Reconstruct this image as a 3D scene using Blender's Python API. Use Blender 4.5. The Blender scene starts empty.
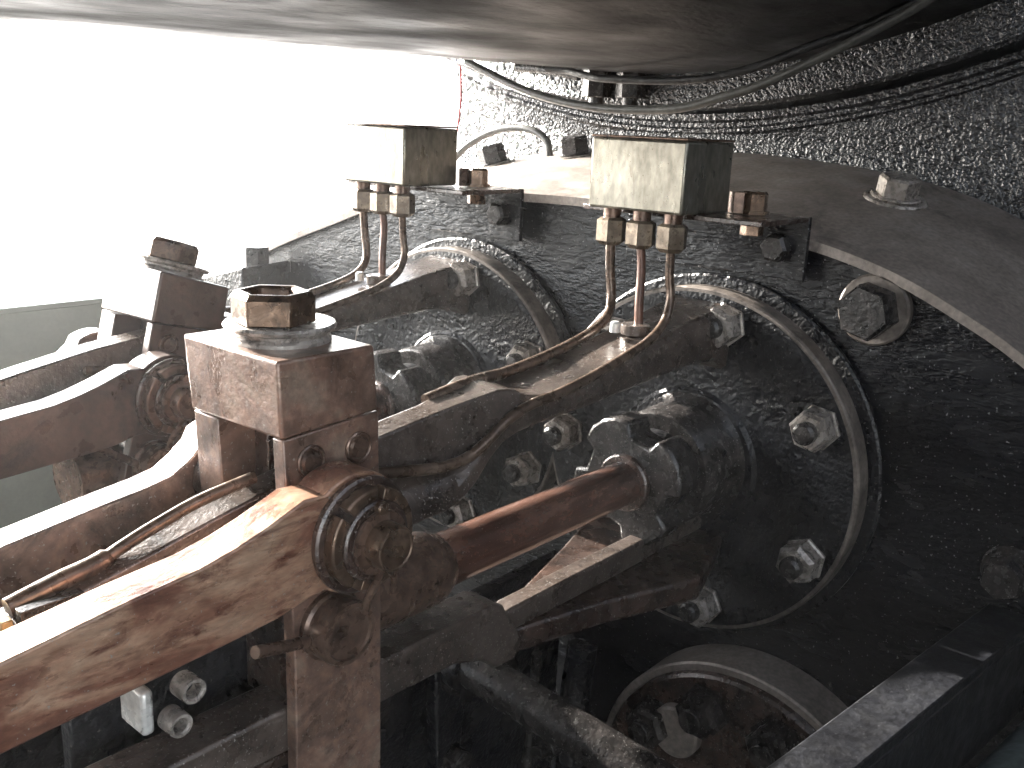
import bpy, bmesh, math, random
from mathutils import Vector, Matrix
random.seed(7)
PI = math.pi
sc = bpy.context.scene
COL = sc.collection

# ---------------------------------------------------------------- camera
cam = bpy.data.cameras.new('camera')
cam.sensor_width = 36.0
cam.lens = 973.0 / 1024.0 * 36.0
cam.clip_start = 0.02
cam.clip_end = 3000
camo = bpy.data.objects.new('camera', cam)
COL.objects.link(camo)
camo.matrix_world = Matrix(((0.6500, 0.1669, -0.7414, 0), (-0.7588, 0.1990, -0.6202, 0),
                            (0.0440, 0.9657, 0.2560, 0), (0, 0, 0, 1)))
sc.camera = camo

# ---------------------------------------------------------------- light
SUN_EL = math.radians(20)
SUN_AZ = math.radians(91)         # world angle from +X of the direction TOWARDS the sun
w = bpy.data.worlds.new('World')
sc.world = w
w.use_nodes = True
nt = w.node_tree
bg = nt.nodes['Background']
sky = nt.nodes.new('ShaderNodeTexSky')
sky.sky_type = 'NISHITA'
sky.sun_disc = False
sky.sun_elevation = SUN_EL
sky.sun_rotation = PI / 2 - SUN_AZ
sky.dust_density = 1.0
hs = nt.nodes.new('ShaderNodeHueSaturation')
hs.inputs['Saturation'].default_value = 0.35
nt.links.new(sky.outputs[0], hs.inputs['Color'])
nt.links.new(hs.outputs[0], bg.inputs[0])
bg.inputs[1].default_value = 0.15
sl = bpy.data.lights.new('sun', 'SUN')
sl.energy = 5.0
sl.angle = math.radians(0.5)
sl.color = (1.0, 0.95, 0.87)
so = bpy.data.objects.new('sun', sl)
COL.objects.link(so)
sd = Vector((math.cos(SUN_EL) * math.cos(SUN_AZ), math.cos(SUN_EL) * math.sin(SUN_AZ), math.sin(SUN_EL)))
so.rotation_euler = (-sd).to_track_quat('-Z', 'Y').to_euler()
sc.view_settings.view_transform = 'Standard'
sc.view_settings.look = 'None'
sc.view_settings.gamma = 1.0
sc.view_settings.exposure = 3.5

# ---------------------------------------------------------------- materials
def mat(name, cols, scale=12, rough=(0.35, 0.55), metal=0.5, bump=0.25, bscale=90, bdist=0.002,
        stretch=(1, 1, 1), detail=8, spec=0.5, fine=0.25, fscale=160, bump2=0.0, b2scale=30, coat=0.0, pebble=0.0, pscale=110,
        grime=0.0, gcol=(0.012, 0.009, 0.008), gscale=9, specks=0.0, sscale=420, scol=(0.26, 0.24, 0.22)):
    m = bpy.data.materials.new(name)
    m.use_nodes = True
    n, l = m.node_tree.nodes, m.node_tree.links
    b = n['Principled BSDF']
    geo = n.new('ShaderNodeTexCoord')
    mp = n.new('ShaderNodeMapping')
    mp.inputs['Scale'].default_value = stretch
    l.new(geo.outputs['Object'], mp.inputs[0])
    nz = n.new('ShaderNodeTexNoise')
    nz.inputs['Scale'].default_value = scale
    nz.inputs['Detail'].default_value = detail
    nz.inputs['Roughness'].default_value = 0.62
    nz.inputs['Distortion'].default_value = 0.6
    l.new(mp.outputs[0], nz.inputs['Vector'])
    cr = n.new('ShaderNodeValToRGB')
    e = cr.color_ramp.elements
    while len(e) < len(cols):
        e.new(0.5)
    for i, (p, c) in enumerate(cols):
        e[i].position = p
        e[i].color = (*c, 1)
    l.new(nz.outputs['Fac'], cr.inputs[0])
    nf = n.new('ShaderNodeTexNoise')
    nf.inputs['Scale'].default_value = fscale
    nf.inputs['Detail'].default_value = 5
    l.new(mp.outputs[0], nf.inputs['Vector'])
    fr = n.new('ShaderNodeMapRange')
    fr.inputs[1].default_value = 0.3
    fr.inputs[2].default_value = 0.7
    fr.inputs[3].default_value = 1 - fine
    fr.inputs[4].default_value = 1 + fine
    l.new(nf.outputs['Fac'], fr.inputs[0])
    mx = n.new('ShaderNodeVectorMath')
    mx.operation = 'SCALE'
    l.new(cr.outputs[0], mx.inputs[0])
    l.new(fr.outputs[0], mx.inputs['Scale'])
    colout = mx.outputs[0]
    gfac = None
    if grime:
        ng = n.new('ShaderNodeTexNoise')
        ng.inputs['Scale'].default_value = gscale
        ng.inputs['Detail'].default_value = 9
        ng.inputs['Roughness'].default_value = 0.7
        ng.inputs['Distortion'].default_value = 1.2
        l.new(mp.outputs[0], ng.inputs['Vector'])
        gr = n.new('ShaderNodeMapRange')
        gr.inputs[1].default_value = 0.62 - grime * 0.2
        gr.inputs[2].default_value = 0.72 - grime * 0.12
        l.new(ng.outputs['Fac'], gr.inputs[0])
        mg = n.new('ShaderNodeMix')
        mg.data_type = 'RGBA'
        l.new(gr.outputs[0], mg.inputs[0])
        l.new(colout, mg.inputs[6])
        mg.inputs[7].default_value = (*gcol, 1)
        colout = mg.outputs[2]
        gfac = gr.outputs[0]
    if specks:
        ns = n.new('ShaderNodeTexNoise')
        ns.inputs['Scale'].default_value = sscale
        ns.inputs['Detail'].default_value = 2
        l.new(geo.outputs['Object'], ns.inputs['Vector'])
        sr = n.new('ShaderNodeMapRange')
        sr.inputs[1].default_value = 0.70 - 0.06 * specks
        sr.inputs[2].default_value = 0.76 - 0.06 * specks
        l.new(ns.outputs['Fac'], sr.inputs[0])
        ms = n.new('ShaderNodeMix')
        ms.data_type = 'RGBA'
        l.new(sr.outputs[0], ms.inputs[0])
        l.new(colout, ms.inputs[6])
        ms.inputs[7].default_value = (*scol, 1)
        colout = ms.outputs[2]
    l.new(colout, b.inputs['Base Color'])
    b.inputs['Metallic'].default_value = metal
    b.inputs['Specular IOR Level'].default_value = spec
    b.inputs['Coat Weight'].default_value = coat
    b.inputs['Coat Roughness'].default_value = 0.12
    n2 = n.new('ShaderNodeTexNoise')
    n2.inputs['Scale'].default_value = scale * 2.3
    n2.inputs['Detail'].default_value = 6
    l.new(mp.outputs[0], n2.inputs['Vector'])
    rr = n.new('ShaderNodeMapRange')
    rr.inputs[1].default_value = 0.35
    rr.inputs[2].default_value = 0.65
    rr.inputs[3].default_value = rough[0]
    rr.inputs[4].default_value = rough[1]
    l.new(n2.outputs['Fac'], rr.inputs[0])
    l.new(rr.outputs[0], b.inputs['Roughness'])
    nb = n.new('ShaderNodeTexNoise')
    nb.inputs['Scale'].default_value = bscale
    nb.inputs['Detail'].default_value = 6
    nb.inputs['Roughness'].default_value = 0.6
    l.new(mp.outputs[0], nb.inputs['Vector'])
    bp = n.new('ShaderNodeBump')
    bp.inputs['Strength'].default_value = bump
    bp.inputs['Distance'].default_value = bdist
    l.new(nb.outputs['Fac'], bp.inputs['Height'])
    last = bp
    if bump2:
        n3 = n.new('ShaderNodeTexNoise')
        n3.inputs['Scale'].default_value = b2scale
        n3.inputs['Detail'].default_value = 3
        l.new(mp.outputs[0], n3.inputs['Vector'])
        bp2 = n.new('ShaderNodeBump')
        bp2.inputs['Strength'].default_value = bump2
        bp2.inputs['Distance'].default_value = 0.006
        l.new(n3.outputs['Fac'], bp2.inputs['Height'])
        l.new(bp.outputs[0], bp2.inputs['Normal'])
        last = bp2
    if pebble:
        vo = n.new('ShaderNodeTexVoronoi')
        vo.feature = 'SMOOTH_F1'
        vo.inputs['Scale'].default_value = pscale
        vo.inputs['Smoothness'].default_value = 0.6
        vo.inputs['Randomness'].default_value = 1.0
        nd = n.new('ShaderNodeTexNoise')
        nd.inputs['Scale'].default_value = pscale * 0.35
        nd.inputs['Detail'].default_value = 3
        va = n.new('ShaderNodeVectorMath')
        va.operation = 'MULTIPLY_ADD'
        l.new(mp.outputs[0], nd.inputs['Vector'])
        l.new(nd.outputs['Color'], va.inputs[0])
        va.inputs[1].default_value = (0.02, 0.02, 0.02)
        l.new(mp.outputs[0], va.inputs[2])
        l.new(va.outputs[0], vo.inputs['Vector'])
        bp3 = n.new('ShaderNodeBump')
        bp3.invert = True
        bp3.inputs['Strength'].default_value = pebble
        bp3.inputs['Distance'].default_value = 0.008
        l.new(vo.outputs['Distance'], bp3.inputs['Height'])
        l.new(last.outputs[0], bp3.inputs['Normal'])
        last = bp3
    l.new(last.outputs[0], b.inputs['Normal'])
    if coat:
        l.new(last.outputs[0], b.inputs['Coat Normal'])
    return m

M = {}
OIL = dict(grime=0.5, specks=0.6, spec=0.6, coat=0.6)
M['brown'] = mat('oily_brown_steel', [(0.28, (0.045, 0.030, 0.023)), (0.43, (0.125, 0.078, 0.058)), (0.56, (0.20, 0.118, 0.086)), (0.66, (0.23, 0.165, 0.125)), (0.8, (0.32, 0.235, 0.185))],
                 scale=19, rough=(0.24, 0.5), metal=0.35, bump=0.5, bscale=200, bdist=0.0016, bump2=0.12, b2scale=45, **OIL)
M['rod'] = mat('mottled_rusty_steel', [(0.3, (0.075, 0.03, 0.02)), (0.43, (0.17, 0.075, 0.048)), (0.53, (0.30, 0.175, 0.115)), (0.7, (0.42, 0.29, 0.20))],
               scale=20, rough=(0.22, 0.42), metal=0.35, bump=0.35, bscale=160, bdist=0.0014, stretch=(0.6, 1, 1.7), grime=0.45, gcol=(0.085, 0.03, 0.02), gscale=26, specks=0.3, coat=0.5)
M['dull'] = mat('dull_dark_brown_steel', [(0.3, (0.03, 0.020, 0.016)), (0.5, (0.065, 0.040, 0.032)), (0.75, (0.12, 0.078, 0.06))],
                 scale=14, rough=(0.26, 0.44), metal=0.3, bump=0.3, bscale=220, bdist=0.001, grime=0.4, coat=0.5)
M['darkbrown'] = mat('dark_oily_brown', [(0.3, (0.012, 0.009, 0.008)), (0.5, (0.045, 0.028, 0.022)), (0.75, (0.10, 0.062, 0.048))],
                     scale=22, rough=(0.16, 0.4), metal=0.3, bump=0.5, bscale=180, bdist=0.002, **OIL)
M['bronze'] = mat('worn_bronze', [(0.3, (0.05, 0.032, 0.022)), (0.55, (0.15, 0.10, 0.07)), (0.8, (0.28, 0.2, 0.145))],
                  scale=40, rough=(0.2, 0.4), metal=0.7, bump=0.3, bscale=200, bdist=0.001, grime=0.4, gscale=40)
M['dbronze'] = mat('dark_bronze', [(0.3, (0.035, 0.022, 0.017)), (0.5, (0.12, 0.075, 0.055)), (0.8, (0.22, 0.15, 0.11))],
                   scale=40, rough=(0.2, 0.4), metal=0.5, bump=0.3, bscale=200, bdist=0.001, grime=0.4, gscale=40)
M['black'] = mat('glossy_black_oily_paint', [(0.35, (0.003, 0.003, 0.004)), (0.6, (0.008, 0.008, 0.010)), (0.8, (0.03, 0.025, 0.024))],
                 scale=12, rough=(0.14, 0.45), metal=0.0, bump=0.5, bscale=120, bdist=0.004, spec=0.35, bump2=0.4, b2scale=30, pebble=0.2, pscale=160, specks=0.35, sscale=300, scol=(0.12, 0.11, 0.1))
M['wall'] = mat('pebbled_black_paint', [(0.35, (0.005, 0.0055, 0.007)), (0.6, (0.013, 0.014, 0.016)), (0.8, (0.035, 0.036, 0.038))],
                scale=9, rough=(0.08, 0.26), metal=0.0, bump=0.6, bscale=60, bdist=0.006, spec=0.6, pebble=0.5, pscale=190, coat=0.2, bump2=0.35, b2scale=26)
M['lowwall'] = mat('oily_black_wall', [(0.35, (0.003, 0.003, 0.004)), (0.6, (0.008, 0.008, 0.010)), (0.8, (0.026, 0.024, 0.024))],
                scale=9, rough=(0.10, 0.34), metal=0.0, bump=0.55, bscale=60, bdist=0.005, spec=0.4, pebble=0.14, pscale=170, stretch=(1, 0.6, 1.6), bump2=0.3, b2scale=22, specks=0.3, sscale=260, scol=(0.2, 0.2, 0.2))
M['boiler'] = mat('sooty_boiler_paint', [(0.38, (0.003, 0.003, 0.004)), (0.55, (0.010, 0.0105, 0.012)), (0.72, (0.035, 0.035, 0.036))],
                  scale=5, rough=(0.34, 0.66), metal=0.0, bump=0.7, bscale=40, bdist=0.006, stretch=(0.4, 1, 1), bump2=0.5, b2scale=11, spec=0.35, grime=0.5, gscale=4, gcol=(0.004, 0.004, 0.004))
M['grey'] = mat('dusty_grey_steel', [(0.3, (0.12, 0.10, 0.088)), (0.5, (0.20, 0.17, 0.15)), (0.75, (0.28, 0.245, 0.22))],
                scale=9, rough=(0.36, 0.6), metal=0.3, bump=0.3, bscale=160, bdist=0.001, grime=0.15, gscale=5, gcol=(0.04, 0.032, 0.028), specks=0.4)
M['edge'] = mat('dusty_tan_edge', [(0.3, (0.06, 0.05, 0.043)), (0.5, (0.14, 0.118, 0.102)), (0.75, (0.23, 0.197, 0.172))],
                scale=24, rough=(0.35, 0.55), metal=0.3, bump=0.4, bscale=160, bdist=0.0015, grime=0.4, gscale=16)
M['nut'] = mat('worn_nut_steel', [(0.3, (0.09, 0.078, 0.07)), (0.45, (0.25, 0.22, 0.195)), (0.7, (0.45, 0.41, 0.375))],
               scale=50, rough=(0.2, 0.42), metal=0.4, bump=0.5, bscale=220, bdist=0.0015, grime=0.4, gscale=45, gcol=(0.01, 0.009, 0.009))
M['dnut'] = mat('oily_black_nut', [(0.3, (0.006, 0.006, 0.006)), (0.55, (0.028, 0.025, 0.024)), (0.8, (0.09, 0.08, 0.075))],
                scale=40, rough=(0.12, 0.32), metal=0.2, bump=0.5, bscale=200, bdist=0.002, specks=0.5, scol=(0.25, 0.24, 0.23))
M['lubbox'] = mat('pale_nickel_block', [(0.3, (0.13, 0.115, 0.095)), (0.5, (0.215, 0.20, 0.165)), (0.75, (0.30, 0.28, 0.24))],
                  scale=14, rough=(0.24, 0.4), metal=0.8, bump=0.2, bscale=90, bdist=0.0015, stretch=(1, 1, 0.45), grime=0.12, gscale=12, gcol=(0.09, 0.065, 0.04), specks=0.2, scol=(0.08, 0.06, 0.045))
M['brass'] = mat('dull_brass', [(0.3, (0.07, 0.052, 0.036)), (0.55, (0.17, 0.135, 0.10)), (0.8, (0.30, 0.25, 0.195))],
                 scale=60, rough=(0.25, 0.42), metal=0.5, bump=0.3, bscale=250, bdist=0.001, grime=0.3, gscale=60)
M['pipe'] = mat('oily_copper_pipe', [(0.3, (0.05, 0.034, 0.025)), (0.55, (0.12, 0.082, 0.06)), (0.8, (0.22, 0.16, 0.125))],
                scale=35, rough=(0.2, 0.38), metal=0.5, bump=0.3, bscale=250, bdist=0.001, grime=0.3, gscale=40)
M['rpipe'] = mat('rust_red_pipe', [(0.3, (0.05, 0.026, 0.019)), (0.6, (0.12, 0.06, 0.042)), (0.8, (0.18, 0.11, 0.08))],
                 scale=30, rough=(0.3, 0.45), metal=0.3, bump=0.3, bscale=250, bdist=0.0008)
M['greypipe'] = mat('grey_painted_pipe', [(0.3, (0.03, 0.03, 0.028)), (0.6, (0.065, 0.065, 0.06)), (0.8, (0.12, 0.12, 0.11))],
                    scale=20, rough=(0.3, 0.5), metal=0.1, bump=0.2, bscale=250, bdist=0.0008)
M['piston'] = mat('oily_red_brown_rod', [(0.3, (0.06, 0.03, 0.022)), (0.5, (0.18, 0.092, 0.066)), (0.75, (0.31, 0.19, 0.145))],
                  scale=22, rough=(0.10, 0.26), metal=0.6, bump=0.2, bscale=160, bdist=0.001, stretch=(0.5, 1, 1), grime=0.35, gscale=14, specks=0.5, coat=0.6)
M['slide'] = mat('oily_cast_slide', [(0.3, (0.026, 0.020, 0.017)), (0.5, (0.07, 0.053, 0.044)), (0.75, (0.12, 0.096, 0.082))],
                 scale=16, rough=(0.18, 0.4), metal=0.3, bump=0.5, bscale=180, bdist=0.0016, specks=0.9, scol=(0.28, 0.265, 0.25), grime=0.2, coat=0.6)
M['red'] = mat('red_wire', [(0.3, (0.3, 0.02, 0.03)), (0.7, (0.45, 0.04, 0.05))], rough=(0.4, 0.5), metal=0)
M['frame'] = mat('glare_paled_green_paint', [(0.3, (0.22, 0.26, 0.23)), (0.7, (0.36, 0.40, 0.36))], scale=3, rough=(0.4, 0.6), metal=0, bump=0.1, bscale=20, fine=0.04)  # lens glare veil put into the plate's lighter colour
M['rail'] = mat('blue_black_angle_iron', [(0.3, (0.004, 0.004, 0.005)), (0.55, (0.012, 0.0125, 0.015)), (0.8, (0.04, 0.041, 0.046))],
                scale=20, rough=(0.3, 0.5), metal=0.1, bump=0.5, bscale=150, bdist=0.002, fine=0.5, specks=0.4, sscale=420, scol=(0.08, 0.08, 0.085))
M['teal'] = mat('pale_teal_grime', [(0.3, (0.04, 0.05, 0.05)), (0.6, (0.12, 0.15, 0.15)), (0.8, (0.25, 0.3, 0.3))], scale=30, rough=(0.3, 0.5), metal=0.1)
M['white'] = mat('bright_white_metal', [(0.3, (0.35, 0.34, 0.32)), (0.6, (0.6, 0.6, 0.58)), (0.8, (0.7, 0.7, 0.68))], scale=25, rough=(0.2, 0.4), metal=0.3, grime=0.3, gscale=60)
M['yellow'] = mat('ochre_fitting', [(0.3, (0.2, 0.14, 0.06)), (0.7, (0.36, 0.26, 0.13))], scale=30, rough=(0.3, 0.5), metal=0.4)
M['bed'] = mat('bounce_cut_ballast', [(0.3, (0.015, 0.014, 0.013)), (0.6, (0.05, 0.046, 0.042))], scale=14, rough=(0.5, 0.8), metal=0, bump=1, bscale=25, bdist=0.03)  # track bed darkened to cut light bounced up from the ground
M['ground'] = mat('pale_ballast', [(0.3, (0.28, 0.265, 0.25)), (0.5, (0.4, 0.38, 0.36)), (0.7, (0.5, 0.48, 0.45))], scale=6, rough=(0.8, 0.95), metal=0, bump=1, bscale=20, bdist=0.03)

# ---------------------------------------------------------------- mesh helpers
LOC = {}
def tag(o, label, cat, group=None):
    o['label'] = label
    o['category'] = cat
    if group:
        o['group'] = group
    return o
def thing(name, label, cat, loc, group=None):
    o = bpy.data.objects.new(name, None)
    o.empty_display_size = 0.02
    COL.objects.link(o)
    o.location = loc
    LOC[o.name] = Vector(loc)
    return tag(o, label, cat, group)
def obj(name, bm, m, parent=None, bevel=0.0, sharp=32, segs=2, label=None):
    bmesh.ops.remove_doubles(bm, verts=bm.verts, dist=1e-6)
    bmesh.ops.recalc_face_normals(bm, faces=bm.faces)
    off = Vector((0, 0, 0))
    p = parent
    if p is not None:
        off = LOC[p.name]
        bmesh.ops.translate(bm, verts=bm.verts, vec=-off)
    me = bpy.data.meshes.new(name)
    bm.to_mesh(me)
    bm.free()
    for f in me.polygons:
        f.use_smooth = True
    me.set_sharp_from_angle(angle=math.radians(sharp))
    me.materials.append(m)
    o = bpy.data.objects.new(name, me)
    COL.objects.link(o)
    LOC[o.name] = off
    if parent is not None:
        o.parent = parent
    if bevel:
        md = o.modifiers.new('bevel', 'BEVEL')
        md.width = bevel
        md.segments = segs
        md.limit_method = 'ANGLE'
        md.angle_limit = math.radians(38)
    if label:
        o['label'] = label
    return o
def NB():
    return bmesh.new()
def box(bm, x0, x1, y0, y1, z0, z1):
    v = [bm.verts.new((x, y, z)) for x in (x0, x1) for y in (y0, y1) for z in (z0, z1)]
    for q in ((0, 1, 3, 2), (4, 6, 7, 5), (0, 4, 5, 1), (2, 3, 7, 6), (0, 2, 6, 4), (1, 5, 7, 3)):
        bm.faces.new([v[i] for i in q])
    return bm
def hexa(bm, P):      # 8 corners: bottom 4 then top 4
    v = [bm.verts.new(p) for p in P]
    for q in ((3, 2, 1, 0), (4, 5, 6, 7), (0, 1, 5, 4), (1, 2, 6, 5), (2, 3, 7, 6), (3, 0, 4, 7)):
        bm.faces.new([v[i] for i in q])
    return bm
AX = {'X': (Vector((1, 0, 0)), Vector((0, 1, 0)), Vector((0, 0, 1))),
      'Y': (Vector((0, 1, 0)), Vector((0, 0, 1)), Vector((1, 0, 0))),
      'Z': (Vector((0, 0, 1)), Vector((1, 0, 0)), Vector((0, 1, 0)))}
def lathe(bm, prof, axis, c, n=40, rot=0.0, frame=None):
    a, u, v = frame if frame else AX[axis]
    c = Vector(c)
    rings = []
    for (t, r) in prof:
        if r <= 1e-6:
            rings.append([bm.verts.new(c + a * t)])
        else:
            rings.append([bm.verts.new(c + a * t + (u * math.cos(rot + 2 * PI * k / n) + v * math.sin(rot + 2 * PI * k / n)) * r) for k in range(n)])
    for A, B in zip(rings, rings[1:]):
        for k in range(n):
            j = (k + 1) % n
            if len(A) == 1 and len(B) == 1:
                continue
            if len(A) == 1:
                bm.faces.new((A[0], B[k], B[j]))
            elif len(B) == 1:
                bm.faces.new((A[k], B[0], A[j]))
            else:
                bm.faces.new((A[k], B[k], B[j], A[j]))
    return bm
def rod(bm, axis, c, r, t0, t1, n=32, ch=0.0, rot=0.0, frame=None):
    ch = ch or r * 0.06
    return lathe(bm, [(t0, 0), (t0, r - ch), (t0 + ch, r), (t1 - ch, r), (t1, r - ch), (t1, 0)], axis, c, n, rot, frame)
def frame_of(d):
    a = Vector(d).normalized()
    u = a.cross(Vector((0, 0, 1)))
    if u.length < 0.1:
        u = a.cross(Vector((1, 0, 0)))
    u.normalize()
    return (a, u, a.cross(u))
def prism(bm, pts, axis, a0, a1):     # pts: (X,Z) for Y, (Y,Z) for X, (X,Y) for Z
    def mk(p, a):
        return {'Y': (p[0], a, p[1]), 'X': (a, p[0], p[1]), 'Z': (p[0], p[1], a)}[axis]
    A = [bm.verts.new(mk(p, a0)) for p in pts]
    B = [bm.verts.new(mk(p, a1)) for p in pts]
    bm.faces.new(A)
    bm.faces.new(list(reversed(B)))
    n = len(pts)
    for i in range(n):
        j = (i + 1) % n
        bm.faces.new((A[i], B[i], B[j], A[j]))
    return bm
def loft(bm, rings, closed=True, cap=True):
    R = [[bm.verts.new(p) for p in r] for r in rings]
    n = len(R[0])
    for A, B in zip(R, R[1:]):
        for k in range(n if closed else n - 1):
            j = (k + 1) % n
            bm.faces.new((A[k], B[k], B[j], A[j]))
    if cap:
        bm.faces.new(R[0])
        bm.faces.new(list(reversed(R[-1])))
    return bm
def smooth(pts, k=6):
    P = [Vector(p) for p in pts]
    out = []
    for i in range(len(P) - 1):
        p0 = P[i - 1] if i else P[0] * 2 - P[1]
        p1, p2 = P[i], P[i + 1]
        p3 = P[i + 2] if i + 2 < len(P) else P[-1] * 2 - P[-2]
        for s in range(k):
            t = s / k
            out.append(0.5 * ((2 * p1) + (-p0 + p2) * t + (2 * p0 - 5 * p1 + 4 * p2 - p3) * t * t + (-p0 + 3 * p1 - 3 * p2 + p3) * t ** 3))
    out.append(P[-1])
    return out
def tube(bm, pts, r, n=12, k=6, raw=False):
    P = [Vector(p) for p in pts] if raw else smooth(pts, k)
    rings = []
    u = None
    for i, p in enumerate(P):
        d = (P[min(i + 1, len(P) - 1)] - P[max(i - 1, 0)]).normalized()
        if u is None:
            u = d.orthogonal().normalized()
        u = (u - d * u.dot(d)).normalized()
        v = d.cross(u)
        rr = r(i / (len(P) - 1)) if callable(r) else r
        rings.append([p + (u * math.cos(2 * PI * q / n) + v * math.sin(2 * PI * q / n)) * rr for q in range(n)])
    return loft(bm, rings)
def arc(cx, cz, r, a0, a1, n):
    return [(cx + r * math.cos(math.radians(a0 + (a1 - a0) * i / n)), cz + r * math.sin(math.radians(a0 + (a1 - a0) * i / n))) for i in range(n + 1)]
def dup(root, loc, rot=(0, 0, 0), label=None):
    def cp(o, par):
        c = o.copy()
        COL.objects.link(c)
        c.parent = par
        for ch in list(o.children):
            cp(ch, c)
        return c
    r = cp(root, None)
    r.location = loc
    r.rotation_euler = rot
    if label:
        r['label'] = label
    LOC[r.name] = Vector(loc)
    return r
def lerp(a, b, t):
    return a + (b - a) * t
def table(T, x):
    if x <= T[0][0]:
        return T[0][1]
    for (x0, v0), (x1, v1) in zip(T, T[1:]):
        if x <= x1:
            return lerp(v0, v1, (x - x0) / (x1 - x0))
    return T[-1][1]

D = 0.44      # spacing of the two motions across the engine

# ================================================================ SETTING
g = obj('ground', box(NB(), -60, 120, -90, 90, -1.6, -1.3), M['ground'])
g['kind'] = 'structure'
g = obj('track_bed', box(NB(), -30, 30, -2.4, 2.4, -1.299, -1.27), M['bed'])
g['kind'] = 'structure'

# ---------------------------------------------------------------- boiler
BC = (0.885, 1.51)
t = thing('boiler', 'huge sooty black boiler barrel overhead filling the top of the picture', 'boiler', (0.5, BC[0], BC[1]))
obj('barrel', lathe(NB(), [(-2.4, 0), (-2.4, 1.38), (-2.36, 1.42), (0.1, 1.42), (0.105, 1.423), (0.25, 1.423), (0.255, 1.42), (1.36, 1.42), (1.36, 0)], 'X', (0, BC[0], BC[1] - 0.028), 220, frame=(Vector((1, 0, 0.021)).normalized(), Vector((0, 1, 0)), Vector((-0.021, 0, 1)).normalized())), M['boiler'], t)
obj('smokebox_ring', lathe(NB(), [(1.391, 1.3), (1.391, 1.468), (1.397, 1.474), (1.46, 1.474), (1.46, 1.3)], 'X', (0, BC[0], BC[1]), 240), M['wall'], t)
for y in (0.992, 0.925):
    bm = NB()
    rod(bm, 'Z', (1.37, y, 0), 0.024, 0.052, 0.12, 6)
    rod(bm, 'Z', (1.37, y, 0), 0.013, 0.04, 0.06, 12)
    obj('hanging_bolt', bm, M['dnut'], t)
obj('stay_rod', tube(NB(), [(1.37, 1.17, 0.1), (1.37, 1.10, 0.096), (1.37, 1.03, 0.086)], 0.008), M['dnut'], t)

# ---------------------------------------------------------------- cylinder casting
FE = [(-0.9, -1.3), (-0.6, -0.95), (-0.3, -0.65), (-0.1, -0.48), (0.03, -0.365), (0.13, -0.28), (0.236, -0.207), (0.307, -0.170), (0.375, -0.141),
      (0.45, -0.12), (0.52, -0.108), (0.6, -0.099), (0.75, -0.091), (0.94, -0.093), (1.08, -0.102), (1.2, -0.118), (1.28, -0.138), (1.36, -0.166),
      (1.45, -0.197), (1.536, -0.229), (1.6, -0.257)]
t = thing('cylinder_casting', 'large black cylinder casting with pebbled paint and a curved grey steel top ledge', 'engine casting', (1.2, 0.6, -1.2))
CC = t
bm = NB()
loft(bm, [[(x, y, z - 0.006) for (y, z) in FE] + [(x, 1.6, -1.3)] for x in (1.13, 1.45)])
obj('face_plate', bm, M['lowwall'], t)
bm = NB()
rings = []
sm = smooth([(0, y, z) for y, z in FE], 4)
for p in sm:
    y, z = p.y, p.z
    rings.append([(1.118, y, z - 0.014), (1.118, y, z - 0.002), (1.121, y, z), (1.46, y, z + 0.067), (1.46, y, z + 0.04)])
obj('top_ledge', loft(bm, rings), M['grey'], t)
# saddle wall above the ledge, gently bellied, with two raised bands under the boiler
bm = NB()
rows = []
for i in range(61):
    y = -0.9 + 2.285 * i / 60
    zb = table(FE, y) + 0.04
    zt = BC[1] - math.sqrt(max(0.01, 1.475 ** 2 - (y - BC[0]) ** 2))
    zt = max(zt, zb + 0.03)
    row = []
    prof = [(0, 1.44), (0.1, 1.452), (0.35, 1.456), (0.6, 1.455)]
    for f, x in prof:
        row.append((x, y, lerp(zb, zt, f)))
    for dz, x in ((0.036, 1.452), (0.033, 1.446), (0.028, 1.445), (0.024, 1.45), (0.018, 1.45), (0.014, 1.442), (0.004, 1.442), (-0.004, 1.45), (-0.03, 1.45)):
        row.append((x, y, max(zt - dz, lerp(zb, zt, 0.6) + 0.0005)))
    row += [(1.62, y, zt + 0.03), (1.62, y, zb - 0.1)]
    rows.append(row)
obj('saddle_wall', loft(bm, rows), M['wall'], t)
def ledge_bolt(x, y, r, h, sc_=1.0, m='dnut'):
    z = table(FE, y) + 0.197 * (x - 1.13)
    nrm = Vector((-0.19, (table(FE, y - 0.03) - table(FE, y + 0.03)) / 0.06, 1)).normalized()
    fr = frame_of(nrm)
    c = Vector((x, y, z))
    ws = obj('washer', rod(NB(), 'Z', c, r * 1.55, -0.004, 0.005, 32, frame=fr), M['nut'], CC)
    bm = NB()
    rod(bm, 'Z', c, r * 1.25, 0.0052, 0.009, 32, frame=fr)
    lathe(bm, [(0.009, 0), (0.009, r), (h - 0.003, r), (h, r * 0.86), (h, 0)], 'Z', c, 6, 0.5, fr)
    obj('ledge_bolt', bm, M[m], CC)
ledge_bolt(1.345, 0.47, 0.027, 0.034, m='nut')
ledge_bolt(1.38, 1.22, 0.026, 0.04)
ledge_bolt(1.40, 1.05, 0.026, 0.036)
# big nuts on the face plate
for (y, z, q, wr) in ((0.398, -0.187, 0.25, 0.042), (0.209, -0.452, 0.6, 0.030)):
    obj('washer', rod(NB(), 'X', (1.13, y, z), wr, -0.012, 0.004, 40), M['edge'] if wr > 0.04 else M['dnut'], t)
    bm = NB()
    lathe(bm, [(-0.012, wr * 0.78), (-0.04, wr * 0.78), (-0.046, wr * 0.7), (-0.046, 0)], 'X', (1.13, y, z), 6, q)
    obj('face_nut', bm, M['dnut'], t)

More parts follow.
